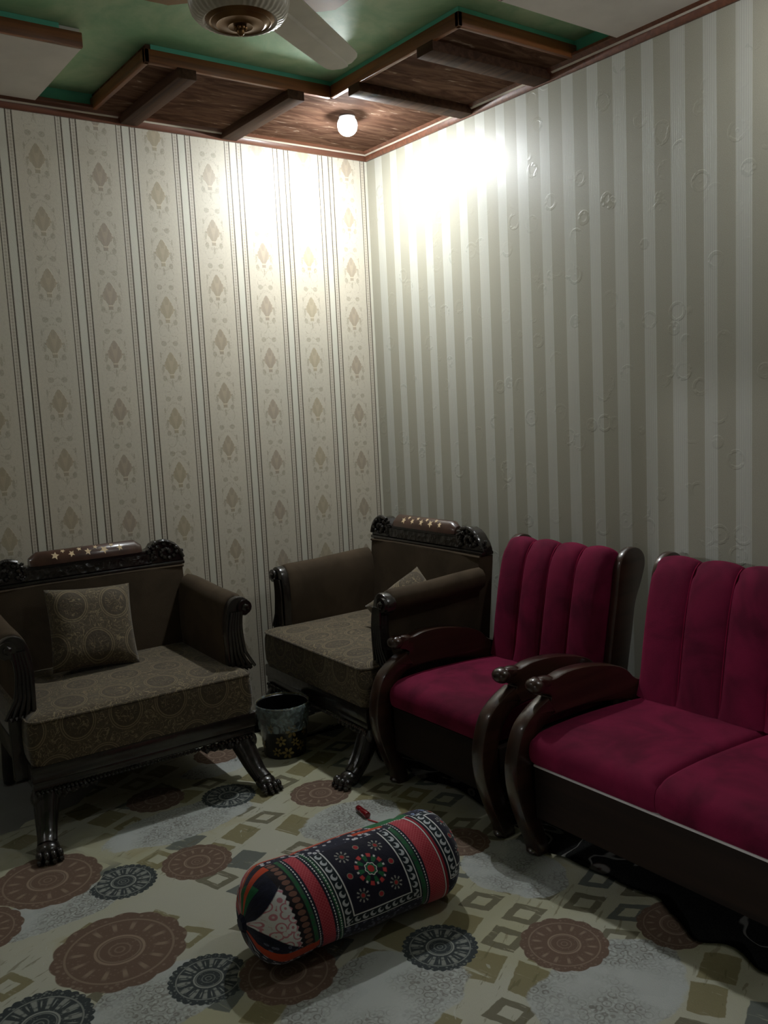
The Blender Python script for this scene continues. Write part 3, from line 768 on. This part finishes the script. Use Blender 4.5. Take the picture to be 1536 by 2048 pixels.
    for pz, px in ((.32, -.235), (.50, -.225), (.65, -.19), (.78, -.16), (.87, -.135)):
        rings.append([W(px-.012, yb+.0, pz), W(px-.012, ya, pz), W(px+.012, ya, pz), W(px+.012, yb, pz)])
    b.loft(rings); b.build('back_board', 'mahogany', t)
    return t
red_seat('wooden_armchair', 'crimson velvet single armchair with curved dark wooden arms, beside the corner armchair', 'armchair', -1.178, -1.772, 1, 4)
red_seat('wooden_bench', 'crimson velvet bench sofa at right, running out of the picture', 'sofa', -1.928, -3.42, 3, 9)

# ================================================================== BOLSTER
M = Mat('bandana_patchwork'); uvn = M.t.nodes.new('ShaderNodeSeparateXYZ'); M.t.links.new(M.tc.outputs['UV'], uvn.inputs[0])
U, Vv = V(M.t, uvn.outputs[0]), V(M.t, uvn.outputs[1])
U = U+.022+(Vv-.13)*.18   # the cloth is wound on slightly askew    # U: metres along the axis from the left end, V: metres round from the seam (0 = towards the camera horizontal, up positive)
UVv = M.vec(U, Vv)
navy, white_, red_, green_, orange_, pink_, brown_ = lin((26, 28, 50)), lin((222, 222, 220)), lin((190, 58, 74)), lin((30, 104, 62)), lin((196, 70, 36)), lin((214, 96, 110)), lin((120, 84, 70))
nz = M.voro(UVv, 60); nz2 = M.voro(UVv, 110)
c = M.mix(M.noise(UVv, 60, 2).st(.3, .7), navy, lin((20, 22, 38)))
def band(a, b_): return ((U-(a+b_)/2).abs()).st((b_-a)/2+.0012, (b_-a)/2-.0012)
def vband(a, b_): return ((Vv-(a+b_)/2).abs()).st((b_-a)/2+.0012, (b_-a)/2-.0012)
def dash(u0, per=.009): return (U-u0).abs().st(.0022, .0012)*((Vv/per).fr().lt(.62))
def vdash(v0, per=.009): return (Vv-v0).abs().st(.0022, .0012)*((U/per).fr().lt(.62))
def vdashl(v0, a, b_): return vdash(v0)*band(a, b_)
# pink lozenge bands
loz = ((((U*310)+(Vv*310)).sin().abs()).st(.25, .08)).mx((((U*310)-(Vv*310)).sin().abs()).st(.25, .08))
def pinkb(a, b_, c):
    return M.mix(band(a, b_), c, M.mix(loz*.6, lin((172, 52, 66)), lin((226, 128, 132))))
def greenb(a, b_, c): return M.mix(band(a, b_), c, M.mix(M.noise(UVv, 90, 2).st(.35, .7), green_, lin((54, 84, 64))))
def panelf(u0, u1, v0, v1, c):
    """navy kerchief panel with crescents border, white frame and rosette"""
    inside = band(u0, u1)*vband(v0, v1)
    uc, vc, hu, hv = (u0+u1)/2, (v0+v1)/2, (u1-u0)/2, (v1-v0)/2
    du, dv = U-uc, Vv-vc
    e = ((du.abs()-hu)).mx(dv.abs()-hv)          # 0 at the edge, negative inside
    c = M.mix(inside, c, M.mix(e.st(-.030, -.034), lin((22, 34, 40)), lin((24, 22, 40))))
    c = M.mix((e+.004).abs().st(.0022, .001)*inside, c, white_)
    c = M.mix((e+.034).abs().st(.0026, .0014)*inside, c, white_)
    # crescents in the border: cells of 2.6 cm
    cs = .0245
    a_, b2_ = ((du/cs).fr()-.5)*cs, ((dv/cs).fr()-.5)*cs
    inb = (e+.019).abs().st(.013, .011)
    # centre crescents on the border's own line
    ea = (hu-du.abs())-.019; eb = (hv-dv.abs())-.019
    side = ea.abs().lt(eb.abs())
    su_ = side*ea+(1-side)*a_; sv_ = side*b2_+(1-side)*eb
    rr_ = (su_*su_+sv_*sv_).sq(); cres = rr_.st(.0100, .0088)*(((su_-.004)*(su_-.004)+(sv_-.003)*(sv_-.003)).sq().st(.0050, .0062))
    c = M.mix(cres*inside*inb*(nz2.st(.1, .25)*.35+.6), c, lin((196, 200, 204)))
    # rosette
    r0 = (du*du+dv*dv).sq(); th_ = dv.at(du)
    pet = (th_*8).cos()
    inr = e.st(-.036, -.040)*inside
    c = M.mix((r0-.030).abs().st(.010, .006)*pet.st(-.1, .3)*inr, c, green_)
    c = M.mix((r0-.040).abs().st(.007, .004)*(th_*8+3.14).cos().st(.2, .6)*inr, c, lin((206, 70, 70)))
    c = M.mix((r0-.041).abs().st(.0042, .002)*pet.st(.75, .95)*inr, c, white_)
    c = M.mix((r0-pet*.0012).st(.019, .017)*inr, c, lin((38, 110, 74)))
    c = M.mix((r0-.0165-pet*.0012).abs().st(.0018, .0008)*inr, c, white_)
    c = M.mix(r0.st(.0105, .009)*inr, c, lin((188, 46, 44)))
    # corner rosettes by folding
    cu, cv = du.abs()-hu*.42, dv.abs()-hv*.42
    r1 = (cu*cu+cv*cv).sq(); t1 = cv.at(cu)
    c = M.mix((r1-.0155).abs().st(.005, .003)*(t1*9).cos().st(.2, .5)*inr*.7, c, lin((186, 186, 176)))
    c = M.mix(r1.st(.0095, .008)*inr, c, lin((90, 96, 84))); c = M.mix(r1.st(.006, .005)*inr, c, lin((176, 50, 50)))
    for au, av in ((0, 1), (1, 0)):
        d_ = (du.abs()-hu*.52*au); e_ = (dv.abs()-hv*.52*av); r3 = (d_*d_+e_*e_).sq()
        c = M.mix(r3.st(.0095, .008)*inr, c, lin((130, 140, 120))); c = M.mix(r3.st(.0075, .006)*inr, c, lin((168, 44, 52)))
    return c
def floral(u0, u1, v0, v1, c, bg, fg, sc=70):
    vv_ = M.voro(UVv, sc); m = band(u0, u1)*vband(v0, v1)
    return M.mix(m, c, M.mix(vv_.st(.42, .30)*(1-vv_.st(.12, .08)), bg, fg))
TURN = 2*PI*.138
# upper/back strip: floral and orange border
c = floral(-.1, .9, .30, .36, c, navy, lin((206, 206, 210)), 75)
c = M.mix(vband(.36, .385), c, orange_); c = M.mix(vband(.390, .394), c, white_); c = M.mix(vband(.40, .43), c, red_); c = M.mix(vdash(.436), c, white_)
c = floral(-.1, .9, -.20, .02, c, navy, lin((96, 100, 120)), 75)
# left end: brown beads, green, pink, green
c = M.mix(band(.105, .150), c, lin((30, 24, 28)))
bead = (((Vv/.017).fr()-.5)*.017); bd = (((U-.133)/.012)*((U-.133)/.012)+(bead/.0072)*(bead/.0072)).st(1.1, .85)
c = M.mix(bd, c, brown_)
c = greenb(.150, .162, c); c = M.mix(dash(.169), c, white_)
c = pinkb(.177, .214, c); c = M.mix(dash(.222), c, white_); c = greenb(.228, .238, c)
c = panelf(.240, .498, -.004, .274, c)
c = greenb(.500, .514, c); c = M.mix(dash(.520), c, white_)
c = pinkb(.528, .578, c); c = M.mix((U-.581).abs().st(.0024, .0012), c, white_); c = M.mix(band(.584, .591), c, lin((150, 30, 44)))
c = panelf(.596, .830, .02, .27, c)
c = M.mix(dash(.234), c, white_)
# strips along the upper side
c = floral(.236, .512, .236, .292, c, navy, lin((206, 206, 210)), 62)
c = floral(.12, .232, .262, .31, c, navy, lin((206, 206, 210)), 62)
c = M.mix(vband(.292, .306)*band(.05, .46), c, orange_); c = M.mix(vband(.306, .309)*band(.05, .5), c, lin((220, 190, 150)))
c = M.mix(vband(.312, .335), c, M.mix(loz*.5, red_, lin((214, 120, 110))))
c = M.mix(vdash(.342), c, white_)
c = M.mix(vband(.270, .320)*band(.47, .60), c, green_); c = M.mix(vdash(.322)*band(.45, .62), c, white_); c = M.mix(vdash(.268)*band(.46, .62), c, white_)
c = M.mix(vband(.256, .270)*band(.40, .50), c, orange_)
c = floral(.600, .70, .255, .31, c, navy, lin((150, 170, 210)), 70)
c = M.mix(vband(.25, .262)*band(.665, .69), c, orange_)
# lower side under the panel
c = floral(-.1, .165, -.30, -.045, c, navy, lin((196, 200, 210)), 70)
c = M.mix(vband(-.045, -.008)*band(-.1, .165), c, orange_)
# white and pink lace patch on the left end
lz = M.voro(UVv, 45); sc_ = (Vv*380).sin()*.003
tri_ = (U+sc_).st(.112, .108)*(U).st(.012, .016)*((Vv-.085).abs()-U*.75+.012).st(.020, .014)
c = M.mix(tri_, c, M.mix((lz*14).sin().st(.1, .8)*.8, white_, lin((196, 96, 116))))
c = M.mix(band(-.1, .07)*vband(.20, .30), c, green_); c = M.mix(band(.03, .12)*vband(.235, .262), c, orange_)
M.set('Base Color', c); M.set('Roughness', .8); M.set('Sheen Weight', .15); M.set('Specular IOR Level', .2); M.bump(M.noise(UVv, 30, 3)+M.noise(UVv, 400, 1)*.2, .003); MT['bandana_patchwork'] = M.m
LB_, RB = .680, .130
bol = thing('bolster', 'round bolster cushion in navy, pink and green kerchief patchwork lying on the printed sheet', 'cushion', (-1.54, -1.865, .0098+RB), math.radians(-4.0))
prof_ = []
for i in range(61):
    u_ = i/60*LB_; e = min(u_, LB_-u_)
    er = .085
    r_ = RB if e > er else RB*(.12+.88*math.sqrt(max(0, 1-((er-e)/er)**2.0)))
    prof_.append((u_, r_*(1+.012*math.sin(u_*23)+ (-.025 if abs(u_-.178) < .01 or abs(u_-.527) < .008 else 0))))
SEG = 72
bm = bmesh.new(); uvl = bm.loops.layers.uv.new('UVMap'); grid = []
for u_, r_ in prof_:
    ring = []
    for j in range(SEG):
        a = 2*PI*j/SEG
        rr_ = r_*(1+.012*mn.noise((u_*6, math.cos(a)*1.5, math.sin(a)*1.5))+.004*math.sin(a*9+u_*30))
        zz_ = rr_*math.sin(a); zz_ = max(zz_, -RB+.001*0) if zz_ > -RB*.985 else -RB*.985
        ring.append(bm.verts.new((u_-LB_/2, -rr_*math.cos(a), zz_)))
    grid.append(ring)
for i in range(60):
    for j in range(SEG):
        f_ = bm.faces.new((grid[i][j], grid[i][(j+1) % SEG], grid[i+1][(j+1) % SEG], grid[i+1][j]))
        # V from the underside seam: a from -90deg
        for lp, (ii, jj) in zip(f_.loops, ((i, j), (i, j+1), (i+1, j+1), (i+1, j))):
            aa_ = jj/SEG*2*PI
            if (j+.5)/SEG > .75: aa_ -= 2*PI
            lp[uvl].uv = (prof_[ii][0], (aa_+.35)*RB)
bm.faces.new(list(reversed(grid[0]))); bm.faces.new(grid[-1])
bmesh.ops.recalc_face_normals(bm, faces=bm.faces[:])
me_ = bpy.data.meshes.new('cover'); bm.to_mesh(me_); bm.free()
for p_ in me_.polygons: p_.use_smooth = True
co_ = bpy.data.objects.new('cover', me_); C.objects.link(co_); me_.materials.append(MT['bandana_patchwork']); co_.parent = bol
for s_ in (-1, 1):   # gathered end buttons
    b = B(); b.lathe([(.001, -.012), (.018, -.010), (.024, 0), (.016, .010), (.001, .012)], seg=20, ripple=lambda a, z_: .10*math.sin(a*8))
    o_ = b.build('gather', 'bandana_patchwork', bol); o_.rotation_euler = (0, PI/2, 0); o_.location = (s_*(LB_/2-.001), 0, 0)
# drawstring towards the red tube
b = B(); b.tube(catmull([(.33, .05, -.02), (.20, .16, -.10), (.11, .24, -.134), (.0, .30, -.136)], 6), .0022, 6)

# small red tube
tb = thing('lipstick_tube', 'small shiny dark red tube on the sheet behind the bolster', 'tube', (-1.130, -1.325, .0225), 0)
dv_ = Vector((-.012, -.118, 0)).normalized()
tb.rotation_euler = (0, 0, math.atan2(dv_.y, dv_.x))
b = B(); b.lathe([(.0, -.038), (.0085, -.038), (.0115, -.036), (.0122, -.033), (.0122, .012), (.0115, .013), (.0115, .014)], seg=24)
o_ = b.build('cap', 'lipstick_red', tb); o_.rotation_euler = (0, -PI/2, 0)
b = B(); b.lathe([(.0118, .0145), (.0118, .036), (.0108, .038), (0, .038)], seg=24); o_ = b.build('base', 'lipstick_red', tb); o_.rotation_euler = (0, -PI/2, 0)
b = B(); b.tube(catmull([(-1.142, -1.372, .014), (-1.12, -1.45, .013), (-1.13, -1.56, .016), (-1.15, -1.66, .05), (-1.17, -1.72, .10)], 6), .0022, 6)
tag(b.build('drawstring', 'red_cord'), 'thin red cord running from the red tube to the bolster', 'cord')

# ================================================================== WASTE BIN
bn = thing('waste_bin', 'small black round bin with gold flowers and a plastic liner, between the carved armchairs', 'bin', (-1.037, -.60, .0095))
H_ = .222
b = B(); b.lathe([(.0, .0), (.088, .0), (.091, .004), (.112, H_-.004), (.1155, H_), (.1165, H_+.003), (.115, H_+.004), (.110, H_), (.0885, .008), (0, .007)], seg=48); b.build('body', 'black_bin', bn)
b = B(); R1 = .1145; b.loft([[(R1*math.cos(a)*(1+.004*math.cos(q*PI/4)*8*.25), R1*math.sin(a)*(1+.004*math.cos(q*PI/4)*2), H_+.004+.004*math.sin(q*PI/4)) for q in range(8)] for a in [2*PI*j/64 for j in range(64)]], loop=True)
b.build('rim', 'gold', bn)
rnb = random.Random(11)
def liner(sign):
    b = B(); seg = 72; prof2 = ([(.1095, -.10), (.1100, -.05), (.1120, .004), (.1150, .0105), (.1190, .006), (.1195, -.02), (.1170, -.05), (.115, -.08)])
    rings = []
    for q, (r_, dz) in enumerate(prof2):
        ring = []
        for j in range(seg):
            a = 2*PI*j/seg; hang = 1+.45*mn.noise((math.cos(a)*1.6, math.sin(a)*1.6, 4)) if q > 4 else 1
            wv = .0016*math.sin(a*13+q)+.0020*mn.noise((math.cos(a)*5, math.sin(a)*5, q*.7))
            taper = -(.0245/H_)*max(0, -dz*hang) if q > 3 else 0
            ring.append(((r_+abs(wv)+taper)*math.cos(a), (r_+abs(wv)+taper)*math.sin(a), H_+dz*hang))
        rings.append(ring)
    b.loft(rings, cap=False); return b.build('bag_liner', 'clear_plastic', bn, ang=80)
liner(1)
# gold flowers painted on the side: thin raised petals
for i, (an, hz, sc) in enumerate(((-100, .125, 1.1), (-128, .085, .9), (-75, .05, .9), (-112, .03, 1.0), (-60, .11, .8), (-150, .14, .8), (-140, .035, .8), (-92, .075, .7), (-30, .08, 1), (20, .1, 1), (70, .07, 1), (120, .1, 1), (170, .06, 1))):
    b = B(); a0 = math.radians(an)
    rad_ = lambda z_: .0915+(.0215)*(z_/H_)+.0009
    for k_ in range(6):
        pa = k_*PI/3+.3*i
        vs_ = []
        for q in range(8):
            qa = q*PI/4; du = (.0165+.0110*math.cos(qa))*sc; dv = .0064*math.sin(qa)*sc
            uu_, vv_ = du*math.cos(pa)-dv*math.sin(pa), du*math.sin(pa)+dv*math.cos(pa)
            z_ = hz+vv_; r_ = rad_(z_); aa_ = a0+uu_/r_
            vs_.append((r_*math.cos(aa_), r_*math.sin(aa_), z_))
        b.add(vs_, [tuple(range(8))])
    b.build('gold_flower', 'gold', bn)

# ================================================================== CEILING FAN
FX, FY, FZ = -1.575, -1.60, 2.568
fan = thing('ceiling_fan', 'cream ceiling fan with ribbed motor housing and gilt cap at the top of the picture', 'fan', (FX, FY, FZ))
rp = lambda a, z_: (.018*math.sin(a*44) if -.0 < z_ < .098 else 0)
b = B(); b.lathe([(.096, .004), (.102, .000), (.117, .006), (.131, .022), (.137, .045), (.139, .075), (.136, .095), (.128, .105), (.06, .125), (.03, .13), (.0, .13)], seg=264, ripple=rp)
b.build('motor_housing', 'fan_white', fan)
b = B(); b.lathe([(.0, -.014), (.03, -.013), (.034, -.015), (.038, -.012), (.062, -.009), (.066, -.011), (.070, -.008), (.080, -.002), (.085, -.004), (.090, .000), (.096, .004), (.095, .010), (0, .010)], seg=64); cap_ = b.build('gilt_cap', 'fan_gold', fan)
b = B(); b.ball((0, 0, -.026), (.011, .011, .013), 2)
for q in range(8): b.ball((.013*math.cos(q*PI/4), .013*math.sin(q*PI/4), -.018), (.0065, .0065, .007), 1)
b.build('finial', 'fan_gold', cap_)
b = B(); b.tube([(0, 0, .12), (0, 0, ZC-FZ-.03)], .012, 12); b.build('down_rod', 'fan_white', fan)
b = B(); b.lathe([(.014, ZC-FZ-.07), (.05, ZC-FZ-.04), (.062, ZC-FZ-.002), (0, ZC-FZ-.001)], seg=32); b.build('canopy', 'fan_white', fan)
def blade(ang):
    b = B(); rings = []; n_ = 26
    for i in range(n_+1):
        f_ = i/n_; r_ = .110+f_*.61
        wd = .074-.014*f_
        if f_ > .88: wd *= math.sqrt(max(.0, 1-((f_-.88)/.125)**2.4))
        wd = max(wd, .008)
        ring = []
        for q in (-1, -.6, -.12, -.04, .04, .5, 1):
            yy_ = q*wd; zz_ = .118 - yy_*.20 + (.006 if q < -.08 else 0)-.010*f_
            ring.append((r_, yy_, zz_))
        ring += [(r_, q*wd, .118-q*wd*.20+(.006 if q < -.08 else 0)-.010*f_+.0022) for q in (1, .5, .04, -.04, -.12, -.6, -1)]
        rings.append(ring)
    b.loft(rings); o_ = b.build('blade', 'fan_white', fan, ang=25); o_.rotation_euler = (0, 0, ang); return o_
b0 = math.radians(31)
for q in range(3): blade(b0+q*2*PI/3)
